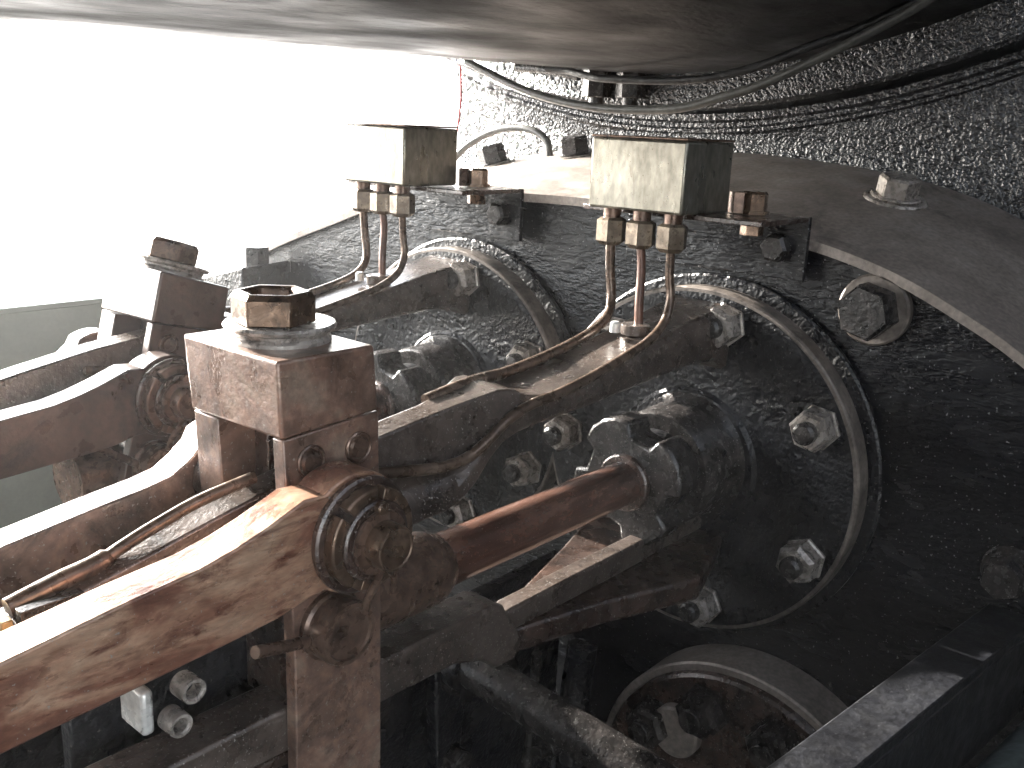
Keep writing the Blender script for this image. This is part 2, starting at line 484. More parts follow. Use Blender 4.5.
# ---------------------------------------------------------------- far frame plate and valve chest
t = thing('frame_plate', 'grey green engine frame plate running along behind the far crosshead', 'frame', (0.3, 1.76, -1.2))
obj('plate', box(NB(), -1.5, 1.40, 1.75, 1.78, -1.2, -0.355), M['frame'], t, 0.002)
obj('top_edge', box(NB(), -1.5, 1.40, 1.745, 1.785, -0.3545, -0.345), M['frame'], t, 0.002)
t = thing('valve_chest', 'dark box with small bolt on top behind the far crosshead', 'engine box', (1.15, 1.58, -0.6))
bm = NB()
hexa(bm, [(1.02, 1.50, -0.6), (1.129, 1.50, -0.6), (1.129, 1.70, -0.6), (1.02, 1.70, -0.6),
          (1.02, 1.50, -0.268), (1.129, 1.50, -0.262), (1.129, 1.70, -0.32), (1.02, 1.70, -0.32)])
obj('body', bm, M['black'], t, 0.004)
obj('bolt', rod(NB(), 'Z', (1.08, 1.54, 0), 0.024, -0.29, -0.238, 6), M['dnut'], t)

# ================================================================ MOTION (built once, copied to the far side)
# ---------------------------------------------------------------- cylinder cover
CY, CZ = 0.60, -0.415
def make_cover():
    t = thing('cylinder_cover', 'round black cylinder cover with tan rim around the near piston rod', 'cylinder cover', (1.10, CY, CZ - 0.24), 'cylinder end covers')
    bm = NB()
    lathe(bm, [(1.129, 0), (1.129, 0.240), (1.124, 0.243), (1.118, 0.243), (1.116, 0.240), (1.116, 0)], 'X', (0, CY, CZ), 120)
    obj('back_flange', bm, M['black'], t)
    bm = NB()
    lathe(bm, [(1.112, 0.2), (1.112, 0.228), (1.110, 0.2295), (1.084, 0.2295), (1.0815, 0.2275), (1.0815, 0.2)], 'X', (0, CY, CZ), 140)
    obj('rim', bm, M['edge'], t)
    bm = NB()
    lathe(bm, [(1.11, 0), (1.11, 0.221), (1.0805, 0.2235), (1.0805, 0.17), (1.083, 0.165), (1.083, 0.10), (1.078, 0.095), (1.078, 0)], 'X', (0, CY, CZ), 120)
    obj('cover_disc', bm, M['black'], t)
    # studs
    for k in range(7):
        a = math.radians(101.6 + 360 / 7 * k)
        y, z = CY + 0.193 * math.cos(a), CZ + 0.193 * math.sin(a)
        rt = random.uniform(0, 1)
        n_ = obj('cover_nut', lathe(NB(), [(1.081, 0.027), (1.076, 0.028), (1.074, 0.0255), (1.052, 0.0255), (1.046, 0.021), (1.046, 0)], 'X', (0, y, z), 6, rt), M['nut'], t)
        obj('stud', lathe(NB(), [(1.046, 0.0135), (1.036, 0.0135), (1.033, 0.010), (1.032, 0)], 'X', (0, y, z), 20), M['dnut'], n_)
    return t
cover = make_cover()
# ---------------------------------------------------------------- stuffing box and gland nut
RZ = -0.408
def make_gland():
    t = thing('gland', 'castellated gland nut and stuffing box on the near piston rod', 'gland', (1.0, CY, RZ - 0.08), 'piston rod glands')
    bm = NB()
    lathe(bm, [(1.0785, 0.086), (1.072, 0.082), (1.064, 0.077), (1.012, 0.075), (1.006, 0.071), (1.006, 0.03)], 'X', (0, CY, RZ), 56)
    sb = obj('stuffing_box', bm, M['dnut'], t)
    obj('grub_screw', rod(NB(), 'Y', (1.045, CY, RZ + 0.03), 0.005, -0.0725, -0.06, 12), M['black'], sb)
    bm = NB()
    lathe(bm, [(1.006, 0.052), (0.985, 0.052)], 'X', (0, CY, RZ), 40)
    obj('neck', bm, M['black'], t)
    # castellated nut: outline with lobes
    bm = NB()
    pts = []
    N = 4
    for k in range(N):
        a = 360 / N * k + 62
        for da, r in ((-45, 0.056), (-31, 0.058), (-28, 0.075), (-14, 0.0795), (0, 0.0805), (14, 0.0795), (28, 0.075), (31, 0.058)):
            b = math.radians(a + da)
            pts.append((CY + r * math.cos(b), RZ + r * math.sin(b)))
    prism(bm, pts, 'X', 0.936, 0.982)
    nut = obj('gland_nut', bm, M['dnut'], t, 0.004)
    bm = NB()
    lathe(bm, [(0.9365, 0.036), (0.932, 0.035), (0.930, 0.033), (0.930, 0.02)], 'X', (0, CY, RZ), 40)
    obj('collar', bm, M['darkbrown'], t)
    return t
gland = make_gland()
# ---------------------------------------------------------------- piston rod
def make_piston():
    t = thing('piston_rod', 'oily red brown piston rod running into the near gland nut', 'piston rod', (0.7, CY, RZ - 0.03), 'piston rods')
    obj('shaft', rod(NB(), 'X', (0, CY, RZ), 0.0265, 0.56, 1.02, 48), M['piston'], t)
    bm = NB()
    lathe(bm, [(0.47, 0), (0.47, 0.036), (0.60, 0.036), (0.606, 0.034), (0.618, 0.028), (0.618, 0.02)], 'X', (0, CY, RZ), 48)
    obj('socket', bm, M['dbronze'], t)
    return t
piston = make_piston()
# ---------------------------------------------------------------- slide bar
def make_slide():
    t = thing('slide_bar', 'long oily cast slide bar running from the near crosshead to the round cover', 'slide bar', (0.65, 0.6, -0.34), 'slide bars')
    ZT = [(0.22, -0.308), (0.30, -0.292), (0.39, -0.272), (0.5, -0.253), (0.66, -0.235), (0.68, -0.237), (0.70, -0.247), (0.73, -0.252), (0.80, -0.247), (0.9, -0.230), (1.0, -0.212), (1.08, -0.199)]
    K = [(0.22, 0.0), (0.585, 0.0), (0.61, 0.12), (0.635, 0.42), (0.66, 0.72), (0.69, 0.93), (0.74, 1.0), (1.08, 1.0)]
    ZB = [(0.22, -0.352), (0.585, -0.334), (0.6, -0.331), (0.62, -0.32), (0.64, -0.302), (0.66, -0.290), (0.68, -0.284), (0.72, -0.281), (0.8, -0.279), (0.98, -0.268), (1.03, -0.268), (1.06, -0.27), (1.08, -0.284)]
    xs = [0.22, 0.24, 0.3, 0.36, 0.42, 0.5, 0.56, 0.585, 0.6, 0.61, 0.62, 0.63, 0.64, 0.65, 0.66, 0.665, 0.675, 0.685, 0.69, 0.70, 0.715, 0.73, 0.76, 0.8, 0.85, 0.9, 0.95, 1.0, 1.03, 1.06, 1.0795]
    rings = []
    for x in xs:
        zt, zb, k = table(ZT, x), table(ZB, x), table(K, x)
        fl = max(0, (x - 1.0) / 0.08) * 0.012
        A = [(0.566, zb), (0.560, zb + 0.006), (0.559, lerp(zb, zt, .5)), (0.560, zt - 0.010), (0.566, zt - 0.002), (0.634, zt), (0.640, zt - 0.008), (0.640, lerp(zb, zt, .5)), (0.640, zb + 0.006), (0.634, zb)]
        A = [((y - 0.6) * (1 + fl * 10) + 0.6, z) for y, z in A]
        B = [(0.561, zb), (0.5555, zb + 0.004), (0.5565, zb + 0.014), (0.571, zb + 0.03), (0.574, zt - 0.006), (0.598, zt), (0.602, zt - 0.006), (0.606, zb + 0.03), (0.617, zb + 0.012), (0.617, zb)]
        B[4] = (0.5745, zt - 0.003)
        ring = [(x, lerp(b[0], a[0], k), lerp(b[1], a[1], k)) for a, b in zip(A, B)]
        rings.append(ring)
    obj('bar', loft(NB(), rings), M['slide'], t, 0.0018, sharp=40)
    # oil cup pad with small bright plug
    p = obj('oil_pad', rod(NB(), 'Z', (0.935, 0.601, 0), 0.017, -0.226, -0.214, 24), M['slide'], t)
    obj('oil_plug', lathe(NB(), [(-0.222, 0.006), (-0.2115, 0.006), (-0.2095, 0.004), (-0.209, 0)], 'Z', (0.91, 0.612, 0), 16), M['white'], t)
    return t
slide = make_slide()
tt = thing('bar_end_fitting', 'ochre coloured end fitting with dark clamp at the outer end of the near slide bar', 'fitting', (0.22, 0.59, -0.34))
bm = NB()
box(bm, 0.212, 0.219, 0.572, 0.61, -0.345, -0.305)
obj('end_plate', bm, M['yellow'], tt, 0.001)
bm = NB()
box(bm, 0.222, 0.262, 0.568, 0.576, -0.325, -0.300)
rod(bm, 'Y', (0.245, 0, -0.312), 0.008, 0.560, 0.5675, 6)
obj('clamp', bm, M['dnut'], tt, 0.001)

# ---------------------------------------------------------------- guide bracket under the piston rod
t = thing('guide_bracket', 'brown cast lower guide bracket bolted to the near cylinder cover below the piston rod', 'bracket', (0.8, 0.57, -0.55), 'lower guide brackets')
guide = t
bm = NB()
# left tongue
prism(bm, [(0.24, -0.448), (0.654, -0.450), (0.668, -0.456), (0.676, -0.470), (0.69, -0.488), (0.70, -0.51), (0.688, -0.525), (0.66, -0.522), (0.64, -0.505), (0.60, -0.492), (0.24, -0.484)], 'Y', 0.556, 0.60)
obj('guide_bar', bm, M['slide'], t, 0.003)
bm = NB()
# flaring base plate, near edge curves towards the cover
pl = [(0.668, 0.590), (0.672, 0.578), (0.684, 0.572), (0.70, 0.568), (0.82, 0.537), (0.90, 0.508), (0.945, 0.493), (0.955, 0.495), (1.078, 0.535), (1.078, 0.72), (0.9, 0.66), (0.70, 0.60)]
prism(bm, pl, 'Z', -0.528, -0.500)
obj('base_plate', bm, M['darkbrown'], t, 0.004)
bm = NB()
r_ = []
for x, z0, z1, y0, y1 in ((0.676, -0.499, -0.480, 0.573, 0.590), (0.70, -0.499, -0.474, 0.568, 0.592), (0.80, -0.499, -0.472, 0.566, 0.590), (0.92, -0.499, -0.472, 0.565, 0.588), (0.97, -0.499, -0.471, 0.567, 0.586), (1.0, -0.499, -0.471, 0.567, 0.586), (1.078, -0.499, -0.471, 0.567, 0.586)):
    r_.append([(x, y0, z0), (x, y0, z1 - 0.002), (x, y0 + 0.002, z1), (x, y1 - 0.002, z1), (x, y1, z1 - 0.002), (x, y1, z0)])
obj('rib', loft(NB(), r_), M['slide'], t, 0.002)

# ---------------------------------------------------------------- crosshead (about its pin centre)
PX, PZ = 0.432, -0.289
def make_crosshead():
    t = thing('crosshead', 'brown steel crosshead block with large hex nut on top in the foreground', 'crosshead', (PX, 0.60, PZ), 'crossheads')
    # cap straddling the slide bar (tapered a little)
    bm = NB()
    hexa(bm, [(0.396, 0.5405, -0.2215), (0.487, 0.5405, -0.2165), (0.487, 0.655, -0.2165), (0.396, 0.655, -0.2235),
              (0.393, 0.540, -0.164), (0.482, 0.540, -0.164), (0.482, 0.658, -0.164), (0.393, 0.658, -0.164)])
    obj('cap', bm, M['brown'], t, 0.0026, segs=3)
    bm = NB()   # near cheek, runs down as the drop arm
    prism(bm, [(0.3975, -0.2222), (0.4875, -0.2172), (0.490, -0.30), (0.4925, -0.40), (0.4955, -0.66), (0.4065, -0.66), (0.4055, -0.40), (0.401, -0.30)], 'Y', 0.541, 0.5535)
    obj('near_cheek', bm, M['brown'], t, 0.0012)
    bm = NB()
    prism(bm, [(0.3975, -0.2242), (0.4875, -0.2172), (0.490, -0.30), (0.4925, -0.38), (0.4055, -0.38), (0.401, -0.30)], 'Y', 0.6225, 0.654)
    obj('far_cheek', bm, M['brown'], t, 0.0012)
    bm = NB()
    box(bm, 0.4165, 0.4855, 0.554, 0.622, -0.46, -0.358)
    obj('body', bm, M['darkbrown'], t, 0.002)
    bm = NB()   # jaws beneath the cap against the bar
    box(bm, 0.44, 0.486, 0.554, 0.5735, -0.29, -0.2225)
    box(bm, 0.43, 0.486, 0.6045, 0.622, -0.31, -0.2245)
    obj('shoe', bm, M['darkbrown'], t, 0.0012)
    for x, z in ((0.4215, -0.2425), (0.4665, -0.2420)):
        bm = NB()
        lathe(bm, [(0.5412, 0.0125), (0.5392, 0.0125), (0.5385, 0.0115), (0.5396, 0.0105), (0.5396, 0.009), (0.5375, 0.0075), (0.5365, 0)], 'Y', (x, 0, z), 28)
        obj('shoe_bolt', bm, M['dbronze'], t)
    cx, cy = 0.4405, 0.600
    nx = cx - 0.006
    bm = NB()
    lathe(bm, [(-0.1645, 0.0385), (-0.1615, 0.0385), (-0.1590, 0.036), (-0.1565, 0.0365), (-0.1545, 0.0415), (-0.1520, 0.0425), (-0.1500, 0.0410), (-0.1500, 0.02)], 'Z', (cx, cy, 0), 56)
    obj('washer', bm, M['nut'], t)
    bm = NB()
    R = 0.0315
    lathe(bm, [(-0.1498, 0.02), (-0.1498, R * 0.97), (-0.1485, R), (-0.1305, R), (-0.1265, R * 0.90), (-0.1258, 0.0265), (-0.1265, 0.0235), (-0.1290, 0.0215), (-0.140, 0.0205), (-0.140, 0)], 'Z', (nx, cy, 0), 6, 0.30)
    obj('top_nut', bm, M['bronze'], t, 0.0012)
    bm = NB()   # lower pin
    hd = obj('lower_pin', lathe(NB(), [(0.5412, 0.0275), (0.535, 0.0285), (0.533, 0.0262), (0.519, 0.0262), (0.5145, 0.0248), (0.5145, 0.0215), (0.5165, 0.0205), (0.5165, 0.003), (0.518, 0)], 'Y', (0.437, 0, -0.379), 40), M['dbronze'], t)
    obj('stub_pin', tube(NB(), [(0.405, 0.527, -0.377), (0.385, 0.523, -0.371), (0.355, 0.519, -0.362)], 0.0048, raw=True), M['dbronze'], hd)
    return t
cross = make_crosshead()
# ---------------------------------------------------------------- crosshead pin with collars
def make_pin():
    t = thing('crosshead_pin', 'stepped dark bronze crosshead pin with collar and split pin in the foreground', 'pin', (PX, 0.49, PZ), 'crosshead pins')
    c = (PX, 0, PZ)
    obj('flange', lathe(NB(), [(0.4998, 0.0), (0.4998, 0.0425), (0.4975, 0.0438), (0.494, 0.0438), (0.4925, 0.042), (0.4925, 0.0)], 'Y', c, 56), M['darkbrown'], t)
    # slotted collar ring
    bm = NB()
    for a0, a1 in ((-20, 75), (85, 130), (140, 235), (250, 330)):
        rings = []
        nseg = 14
        for i in range(nseg + 1):
            a = math.radians(lerp(a0, a1, i / nseg))
            rings.append([(PX + r * math.cos(a), y, PZ + r * math.sin(a)) for (y, r) in ((0.4922, 0.028), (0.4922, 0.0385), (0.4835, 0.0385), (0.482, 0.037), (0.482, 0.028))])
        loft(bm, rings)
    obj('slotted_collar', bm, M['bronze'], t, 0.0006)
    obj('collar', lathe(NB(), [(0.4923, 0.0), (0.4923, 0.0300), (0.4800, 0.0300), (0.4785, 0.0285), (0.4785, 0.0)], 'Y', c, 48), M['darkbrown'], t)
    obj('inner_ring', lathe(NB(), [(0.4784, 0.0), (0.4784, 0.0235), (0.4765, 0.0245), (0.474, 0.0235), (0.473, 0.0)], 'Y', c, 48), M['dbronze'], t)
    obj('pin_end', lathe(NB(), [(0.4735, 0.0172), (0.4615, 0.0172), (0.4595, 0.0162), (0.4590, 0.0150), (0.4600, 0.0142), (0.4600, 0.0025), (0.4612, 0.0)], 'Y', c, 40), M['bronze'], t)
    obj('grub_screw', lathe(NB(), [(0.4785, 0.0052), (0.4745, 0.0052), (0.473, 0.004), (0.4722, 0)], 'Y', (PX + 0.001, 0, PZ + 0.0255), 16), M['bronze'], t)
    sp = NB()
    tube(sp, [(PX - 0.001, 0.471, PZ - 0.014), (PX - 0.002, 0.476, PZ - 0.028), (PX - 0.006, 0.482, PZ - 0.044), (PX - 0.0075, 0.484, PZ - 0.055)], 0.0033, 10, raw=True)
    tube(sp, [(PX + 0.006, 0.474, PZ - 0.02), (PX + 0.017, 0.480, PZ - 0.034), (PX + 0.020, 0.484, PZ - 0.048)], 0.0028, 10, raw=True)
    obj('split_pin', sp, M['dbronze'], t)
    return t
pin = make_pin()
# ---------------------------------------------------------------- forked rod
def arm(y0, y1, top, bot, cx, cz, r, a0=150, a1=-150):
    bm = NB()
    pts = top + arc(cx, cz, r, a0, a1, 30) + list(reversed(bot))
    # side outline, extruded across
    return prism(bm, pts, 'Y', y0, y1)
fork = thing('forked_rod', 'mottled rusty steel forked connecting rod whose near arm crosses the lower left foreground', 'connecting rod', (0.2, 0.585, -0.33), 'forked connecting rods')
top_n = [(-0.16, -0.318), (0.0, -0.307), (0.183, -0.2895), (0.257, -0.280), (0.304, -0.2755), (0.33, -0.270), (0.352, -0.2635), (0.370, -0.257), (0.385, -0.2515)]
bot_n = [(-0.16, -0.366), (0.0, -0.353), (0.178, -0.3435), (0.253, -0.339), (0.339, -0.3335), (0.365, -0.331), (0.388, -0.3255)]
obj('near_arm', arm(0.5, 0.532, top_n, bot_n, 0.4305, -0.2885, 0.0455, 128, -128), M['rod'], fork, 0.0015, segs=2)
obj('spacer', rod(NB(), 'Y', (PX, 0, PZ), 0.030, 0.5325, 0.5405, 40), M['darkbrown'], fork)
top_f = [(-0.10, -0.336), (0.10, -0.317), (0.252, -0.3005), (0.325, -0.290), (0.365, -0.285), (0.385, -0.281), (0.40, -0.272), (0.412, -0.262)]
bot_f = [(-0.10, -0.385), (0.10, -0.366), (0.248, -0.352), (0.322, -0.345), (0.38, -0.338), (0.40, -0.330)]
obj('far_arm', arm(0.67, 0.70, top_f, bot_f, 0.440, -0.292, 0.0455, 120, -140), M['brown'], fork, 0.0015)
obj('far_spacer', rod(NB(), 'Y', (PX, 0, PZ), 0.030, 0.6545, 0.6695, 40), M['darkbrown'], fork)

# ---------------------------------------------------------------- oil distributor
def make_box():
    t = thing('oil_distributor', 'pale metal oil distributor block on a bracket above the near cylinder cover', 'oil distributor', (1.0, 0.62, -0.093), 'oil distributor blocks')
    b = obj('block', box(NB(), 0.940, 1.045, 0.556, 0.683, -0.087, -0.0075), M['lubbox'], t, 0.003)
    obj('lid', box(NB(), 0.9395, 1.0455, 0.5555, 0.6835, -0.0072, -0.0045), M['dbronze'], t, 0.001)
    for y in (0.6585, 0.617, 0.5755):
        n_ = obj('union_nut', lathe(NB(), [(-0.098, 0.006), (-0.098, 0.0135), (-0.101, 0.0178), (-0.125, 0.0178), (-0.130, 0.012), (-0.130, 0.004)], 'Z', (0.956, y, 0), 6, 0.35), M['brass'], t)
        obj('union_stub', lathe(NB(), [(-0.0872, 0.0105), (-0.0985, 0.0105), (-0.0985, 0.004)], 'Z', (0.956, y, 0), 20), M['dbronze'], n_)
    br = obj('bracket', box(NB(), 0.975, 1.098, 0.478, 0.715, -0.0935, -0.0875), M['darkbrown'], t, 0.001)
    obj('bracket_flange', box(NB(), 1.0985, 1.1055, 0.478, 0.730, -0.163, -0.0875), M['lowwall'], t, 0.001)
    bm = NB()
    lathe(bm, [(-0.087, 0.019), (-0.083, 0.019), (-0.083, 0.0155), (-0.064, 0.0155), (-0.061, 0.013), (-0.061, 0)], 'Z', (1.062, 0.532, 0), 6, 0.2)
    rod(bm, 'Z', (1.062, 0.532, 0), 0.0135, -0.112, -0.094, 6)
    obj('bracket_bolt', bm, M['bronze'], t)
    obj('spacer_bolt', rod(NB(), 'Z', (1.052, 0.5655 - 0.018, 0), 0.011, -0.087, -0.062, 6), M['dbronze'], t)
    obj('flange_nut', lathe(NB(), [(1.0983, 0.0175), (1.082, 0.0175), (1.078, 0.014), (1.078, 0)], 'X', (0, 0.512, -0.126), 6, 0.1), M['dnut'], t)
    return t
obox = make_box()
def add_pipe(name, label, pts, r, m):
    o = obj(name, tube(NB(), pts, r, 14), m)
    tag(o, label, 'oil pipe', 'oil pipes from the distributors')
    return o
XB = 0.956
P_near = [(XB, 0.5755, -0.122), (XB + 0.002, 0.5755, -0.155), (XB + 0.001, 0.571, -0.185), (0.94, 0.567, -0.208), (0.905, 0.563, -0.223), (0.86, 0.5605, -0.2325), (0.80, 0.5575, -0.2430), (0.74, 0.5550, -0.2505), (0.69, 0.5545, -0.2545),
          (0.655, 0.5535, -0.2635), (0.63, 0.5535, -0.277), (0.605, 0.5545, -0.287), (0.575, 0.5555, -0.2885), (0.54, 0.558, -0.284), (0.48, 0.563, -0.275)]
P_mid = [(XB, 0.617, -0.122), (XB - 0.001, 0.612, -0.15), (0.947, 0.606, -0.19), (0.945, 0.603, -0.224)]
P_far = [(XB, 0.6585, -0.122), (XB + 0.003, 0.658, -0.16), (0.957, 0.652, -0.195), (0.938, 0.644, -0.213), (0.90, 0.6385, -0.2255), (0.83, 0.6345, -0.2375), (0.75, 0.631, -0.2455), (0.70, 0.624, -0.2435), (0.655, 0.606, -0.238), (0.60, 0.6035, -0.2435)]
p1 = add_pipe('oil_pipe', 'copper oil pipe from right union, curving along near side of the slide bar', P_near, 0.0052, M['pipe'])
p2 = add_pipe('oil_pipe', 'short straight rust red oil pipe dropping from the middle union to the near slide bar', P_mid, 0.0052, M['rpipe'])
p3 = add_pipe('oil_pipe', 'brown oil pipe from left union, along the far edge of the near slide bar', P_far, 0.0058, M['pipe'])
p4 = obj('oil_pipe', tube(NB(), [(0.405, 0.588, -0.264), (0.36, 0.588, -0.270), (0.325, 0.588, -0.279), (0.30, 0.588, -0.287), (0.28, 0.588, -0.294), (0.255, 0.588, -0.298), (0.222, 0.588, -0.305)], lambda q: 0.0048 if q < 0.6 else 0.007, 14), M['pipe'])
tag(p4, 'oil pipe lying along the outer end of the near slide bar, left of the crosshead', 'oil pipe')

# ---------------------------------------------------------------- copies for the far motion
def off(o, dx=0, dy=D, dz=0):
    return tuple(Vector(o.location) + Vector((dx, dy, dz)))
dup(cover, off(cover, 0.0), label='dark round cylinder cover of the far motion, further left and partly hidden')
dup(gland, off(gland), label='black gland nut of the far motion, just right of the foreground crosshead')
dup(piston, off(piston), label='far piston rod mostly hidden behind the foreground crosshead')
dup(slide, off(slide), label='brightly lit far slide bar leading to the farther cylinder cover')
dup(obox, off(obox), label='smaller backlit oil distributor block against the white sky above the far cover')
dup(p1, (0, D, 0), label='right pipe of the three below the backlit distributor, curving along the far slide bar')
dup(p2, (0, D, 0), label='short middle pipe of the three below the backlit distributor block')
dup(p3, (0, D, 0), label='left pipe of the three below the backlit distributor block')
dup(guide, off(guide), label='lower guide bracket of the far motion, in the dark below its piston rod')
TX, TZ, TA = 0.112, -0.013, math.radians(17)
c2 = dup(cross, (PX + TX + 0.02, 0.60 + D, PZ + TZ), (0, TA, 0), label='tilted brown crosshead block against the white sky, behind the foreground crosshead')
n2 = dup(pin, (PX + TX, 0.49 + D, PZ + TZ), (0, TA * 0.5, 0), label='dark stepped pin of the far crosshead, left of the foreground crosshead')
f2 = dup(fork, off(fork, TX, D, TZ), (0, 0, 0), label='farther forked rod with sunlit top edges, behind the foreground rod')

def recolour(root, mp):
    for ch in root.children:
        if ch.data.materials and ch.data.materials[0].name in mp:
            ch.material_slots[0].link = 'OBJECT'
            ch.material_slots[0].material = M[mp[ch.data.materials[0].name]]
        recolour(ch, mp)
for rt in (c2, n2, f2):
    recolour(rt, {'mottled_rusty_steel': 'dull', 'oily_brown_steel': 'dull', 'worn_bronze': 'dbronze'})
# ================================================================ LOWER PARTS
# lower valve cover
t = thing('valve_cover', 'round bolted lower cover with a grey flange edge below the near cylinder cover', 'valve cover', (1.08, 0.47, -1.08))
VY, VZ = 0.47, -0.88
obj('cover_flange', lathe(NB(), [(1.129, 0), (1.129, 0.212), (1.127, 0.214), (1.062, 0.214), (1.06, 0.211), (1.06, 0)], 'X', (0, VY, VZ), 110), M['grey'], t)
obj('cover_face', lathe(NB(), [(1.0597, 0.203), (1.053, 0.201), (1.050, 0.197), (1.050, 0)], 'X', (0, VY, VZ), 100), M['darkbrown'], t)
obj('boss', lathe(NB(), [(1.0498, 0.036), (1.036, 0.036), (1.033, 0.033), (1.033, 0)], 'X', (0, 0.555, -0.78), 50), M['grey'], t)
for a in (72, 38, 110, 5, 145):
    y, z = VY + 0.155 * math.cos(math.radians(a)), VZ + 0.155 * math.sin(math.radians(a))
    n_ = obj('cover_nut', lathe(NB(), [(1.0498, 0.036), (1.046, 0.036), (1.046, 0.031), (1.022, 0.031), (1.016, 0.026), (1.016, 0)], 'X', (0, y, z), 6, a * 0.03), M['dnut'], t)
    obj('stud', rod(NB(), 'X', (0, y, z), 0.016, 1.004, 1.0165, 20), M['dnut'], n_)

# cross shaft
t = thing('cross_shaft', 'dark round shaft slanting down right from beneath the guide bracket', 'shaft', (0.8, 0.6, -0.70))
a_, b_ = Vector((0.8, 0.715, -0.647)), Vector((0.8, 0.18, -0.695))
fr = frame_of(b_ - a_)
obj('shaft', rod(NB(), 'Z', a_, 0.0255, 0, (b_ - a_).length, 40, frame=fr), M['dnut'], t)
obj('end_collar', rod(NB(), 'Z', a_, 0.034, -0.02, 0.0, 40, frame=fr), M['black'], t)
bm = NB()
prism(bm, [(0.765, -0.63), (0.80, -0.612), (0.835, -0.63), (0.82, -0.75), (0.80, -0.98), (0.775, -0.98), (0.772, -0.75)], 'Y', 0.742, 0.762)
obj('crank_arm', bm, M['black'], t, 0.003)
obj('arm_bolt', rod(NB(), 'Y', (0.79, 0, -0.672), 0.016, 0.725, 0.745, 6), M['dnut'], t)
obj('arm_bolt', rod(NB(), 'Y', (0.80, 0, -0.79), 0.018, 0.72, 0.745, 6), M['dnut'], t)

# linkage in the shade: rods seen in the bottom middle
t = thing('drain_cock', 'dark bolted drain cocks in the shade right of the slanting shaft', 'drain cock', (0.9, 0.62, -0.9))
for x, y, z, r in ((0.86, 0.625, -0.74, 0.017), (0.93, 0.60, -0.80, 0.016), (0.80, 0.56, -0.745, 0.015)):
    bm = NB()
    rod(bm, 'X', (x, y, z), r, -0.02, 0.03, 6)
    rod(bm, 'X', (x, y, z), r * 0.55, -0.035, 0.06, 16)
    obj('cock_nut', bm, M['dnut'], t)
obj('cock_body', tube(NB(), [(0.93, 0.64, -0.64), (0.92, 0.64, -0.74), (0.915, 0.63, -0.95)], 0.02), M['black'], t)
obj('drain_pipe', tube(NB(), [(0.9, 0.69, -0.66), (0.9, 0.692, -0.75), (0.88, 0.69, -0.95)], 0.007), M['dnut'], t)

# angle iron bottom right
t = thing('angle_iron', 'blue black angle iron bar crossing the bottom right corner', 'angle iron', (0.9, 0.22, -0.6))
bm = NB()
A0, A1 = Vector((0.35, 0.311, -0.5)), Vector((2.3, 0.098, -0.5))
B0, B1 = Vector((0.35, 0.262, -0.5)), Vector((2.3, 0.043, -0.5))
def zz(v, z):
    return (v.x, v.y, z)
hexa(bm, [zz(A0, -0.512), zz(A1, -0.512), zz(B1, -0.512), zz(B0, -0.512), zz(A0, -0.5), zz(A1, -0.5), zz(B1, -0.5), zz(B0, -0.5)])
obj('top_flange', bm, M['rail'], t, 0.002)
bm = NB()
C0, C1 = B0 + Vector((0, 0.012, 0)), B1 + Vector((0, 0.012, 0))
hexa(bm, [zz(C0, -0.62), zz(C1, -0.62), zz(B1, -0.62), zz(B0, -0.62), zz(C0, -0.5125), zz(C1, -0.5125), zz(B1, -0.5125), zz(B0, -0.5125)])
obj('side_flange', bm, M['rail'], t, 0.002)
bm = NB()
tube(bm, [(0.4, 0.245, -0.68), (0.7, 0.20, -0.645), (0.95, 0.155, -0.625), (1.3, 0.11, -0.61)], 0.03, 16)
o = obj('grimy_conduit', bm, M['teal'])
tag(o, 'pale teal grimy conduit just below the angle iron at the bottom right corner', 'conduit')

# shiny end and struts bottom left
t = thing('motion_bracket', 'dark motion bracket with an end block coloured sunlit white under the foreground rod', 'bracket', (0.35, 0.57, -0.6))
bm = NB()
box(bm, 0.288, 0.297, 0.553, 0.585, -0.414, -0.380)
obj('end_block', bm, M['white'], t, 0.003)  # sunlit white put into the block's colour
for x, z, r in ((0.322, -0.389, 0.0095), (0.311, -0.411, 0.009)):
    bm = NB()
    lathe(bm, [(0.555, r * 0.6), (0.545, r * 0.62), (0.5435, r * 0.75), (0.5435, r * 0.95), (0.546, r), (0.56, r)], 'Y', (x, 0, z), 28)
    obj('eye', bm, M['nut'], t)
obj('dark_sheet', box(NB(), 0.27, 0.47, 0.625, 0.64, -0.56, -0.37), M['black'], t, 0.002)  # black sheet added to cover sunlit ground, stands in for shade
obj('strut', box(NB(), 0.352, 0.372, 0.56, 0.59, -0.72, -0.4845), M['darkbrown'], t, 0.002)
obj('cross_bar', box(NB(), 0.3725, 0.52, 0.57, 0.59, -0.512, -0.500), M['darkbrown'], t, 0.002)
o = obj('lower_rod', tube(NB(), [(0.1, 0.70, -0.53), (0.42, 0.70, -0.563), (0.62, 0.70, -0.585)], 0.012, 20), M['nut'])
tag(o, 'pale steel rod low in the shade at the bottom left', 'rod')
o = obj('reach_rod', box(NB(), -0.2, 0.52, 0.62, 0.65, -0.60, -0.56), M['black'], None, 0.003)
tag(o, 'black flat reach rod deep in the shade below the foreground rod', 'rod')

# inner stretcher plate closing the dark space under the motion
t = thing('frame_stretcher', 'black stretcher plate deep in shade beneath the motion', 'frame', (0.4, 1.0, -1.2))
obj('plate', box(NB(), -1.19, 1.10, 0.80, 0.82, -1.2, -0.62), M['black'], t, 0.003)
obj('dark_ground_screen', box(NB(), -1.19, 0.50, 0.825, 0.84, -1.2, -0.48), M['black'], t, 0.003)  # black sheet added to hide the bright ground behind

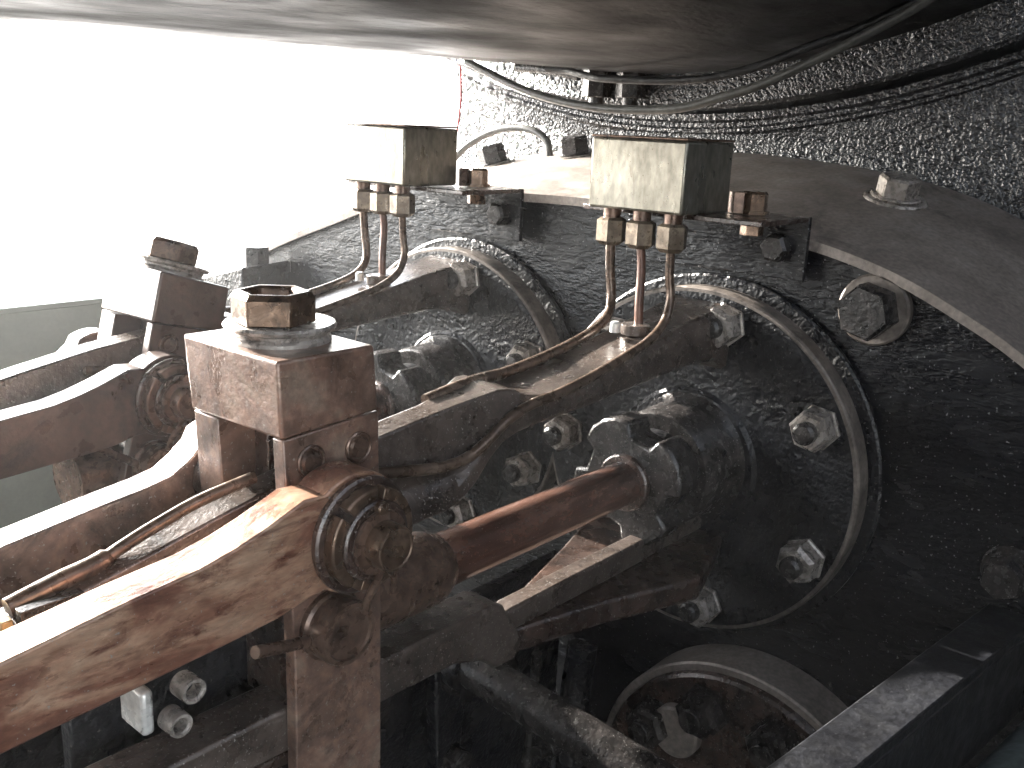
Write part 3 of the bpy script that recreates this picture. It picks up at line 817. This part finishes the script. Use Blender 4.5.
# ================================================================ OVERHEAD PIPES AND WIRES
o = obj('overhead_pipe', tube(NB(), [(1.2, 1.13, 0.098), (1.2, 1.10, 0.086), (1.2, 1.015, 0.057), (1.2, 0.94, 0.040), (1.2, 0.861, 0.031), (1.2, 0.79, 0.030), (1.2, 0.727, 0.034), (1.2, 0.67, 0.048), (1.2, 0.611, 0.065), (1.2, 0.55, 0.091), (1.2, 0.488, 0.120), (1.2, 0.40, 0.168), (1.2, 0.3, 0.24)], 0.0062, 14), M['greypipe'])
tag(o, 'grey pipe sagging lowest beneath the black boiler barrel', 'pipe', 'thin pipes under the boiler')
o = obj('overhead_pipe', tube(NB(), [(1.22, 0.98, 0.087), (1.22, 0.939, 0.084), (1.2, 0.87, 0.073), (1.2, 0.796, 0.070), (1.2, 0.735, 0.070), (1.2, 0.67, 0.076), (1.2, 0.61, 0.090), (1.2, 0.562, 0.107), (1.2, 0.50, 0.127), (1.2, 0.445, 0.150), (1.2, 0.35, 0.195)], 0.0055, 14), M['boiler'])
tag(o, 'dark pipe hugging the boiler underside above the sagging grey pipe', 'pipe', 'thin pipes under the boiler')
o = obj('red_wire', tube(NB(), [(1.42, 1.358, 0.135), (1.42, 1.352, 0.09), (1.42, 1.350, 0.04), (1.42, 1.358, -0.02), (1.42, 1.368, -0.07)], 0.0022, 8), M['red'])
tag(o, 'thin red wire hanging down at the left end of the saddle wall', 'wire')
o = obj('red_wire', tube(NB(), [(1.42, 1.353, 0.105), (1.42, 1.39, 0.09), (1.42, 1.44, 0.088), (1.42, 1.51, 0.096)], 0.0018, 8), M['red'])
tag(o, 'short red wire reaching out left across the white sky', 'wire')
o = obj('ledge_cable', tube(NB(), [(1.41, 1.365, -0.075), (1.41, 1.31, -0.035), (1.41, 1.24, -0.008), (1.41, 1.17, -0.004), (1.41, 1.125, -0.022), (1.41, 1.115, -0.058)], 0.007, 12), M['greypipe'])
tag(o, 'pale cable looping up in an arch from the ledge beside the bolts', 'cable')

# ================================================================ UNSEEN PLATES added behind the camera to block sky light
t = thing('near_light_blocker', 'unseen black side plate added behind the viewpoint to block light', 'frame', (-0.5, -0.5, -1.2))
obj('plate', box(NB(), 0.15, 1.6, -0.56, -0.53, -1.2, 0.55), M['boiler'], t, 0.004)  # added blocker, stops short so light reaches the rods
obj('upper_light_blocker', box(NB(), -2.4, 1.6, -1.6, -0.565, 0.552, 0.575), M['boiler'], t, 0.004)  # unseen board added to shade the camera side
t = thing('cross_light_blocker', 'unseen black cross plate added behind the viewpoint to block light', 'frame', (-1.2, 0.1, -1.2))
obj('plate', box(NB(), -1.23, -1.2, -0.52, 0.9, -1.2, 0.25), M['boiler'], t, 0.004)  # unseen plate added to block light from behind

# ================================================================ AIR: thin volume added to imitate lens glare
hm = bpy.data.materials.new('glare_air')
hm.use_nodes = True
for q in list(hm.node_tree.nodes):
    if q.type != 'OUTPUT_MATERIAL':
        hm.node_tree.nodes.remove(q)
pv = hm.node_tree.nodes.new('ShaderNodeVolumePrincipled')
pv.inputs['Color'].default_value = (0.97, 0.98, 1.0, 1)
pv.inputs['Density'].default_value = 0.012
pv.inputs['Anisotropy'].default_value = 0.7
hm.node_tree.links.new(pv.outputs[0], [q for q in hm.node_tree.nodes if q.type == 'OUTPUT_MATERIAL'][0].inputs['Volume'])
hz = obj('glare_haze', box(NB(), -60.5, 120.5, -90.5, 90.5, -2.6, 3.2), hm)
hz['kind'] = 'stuff'
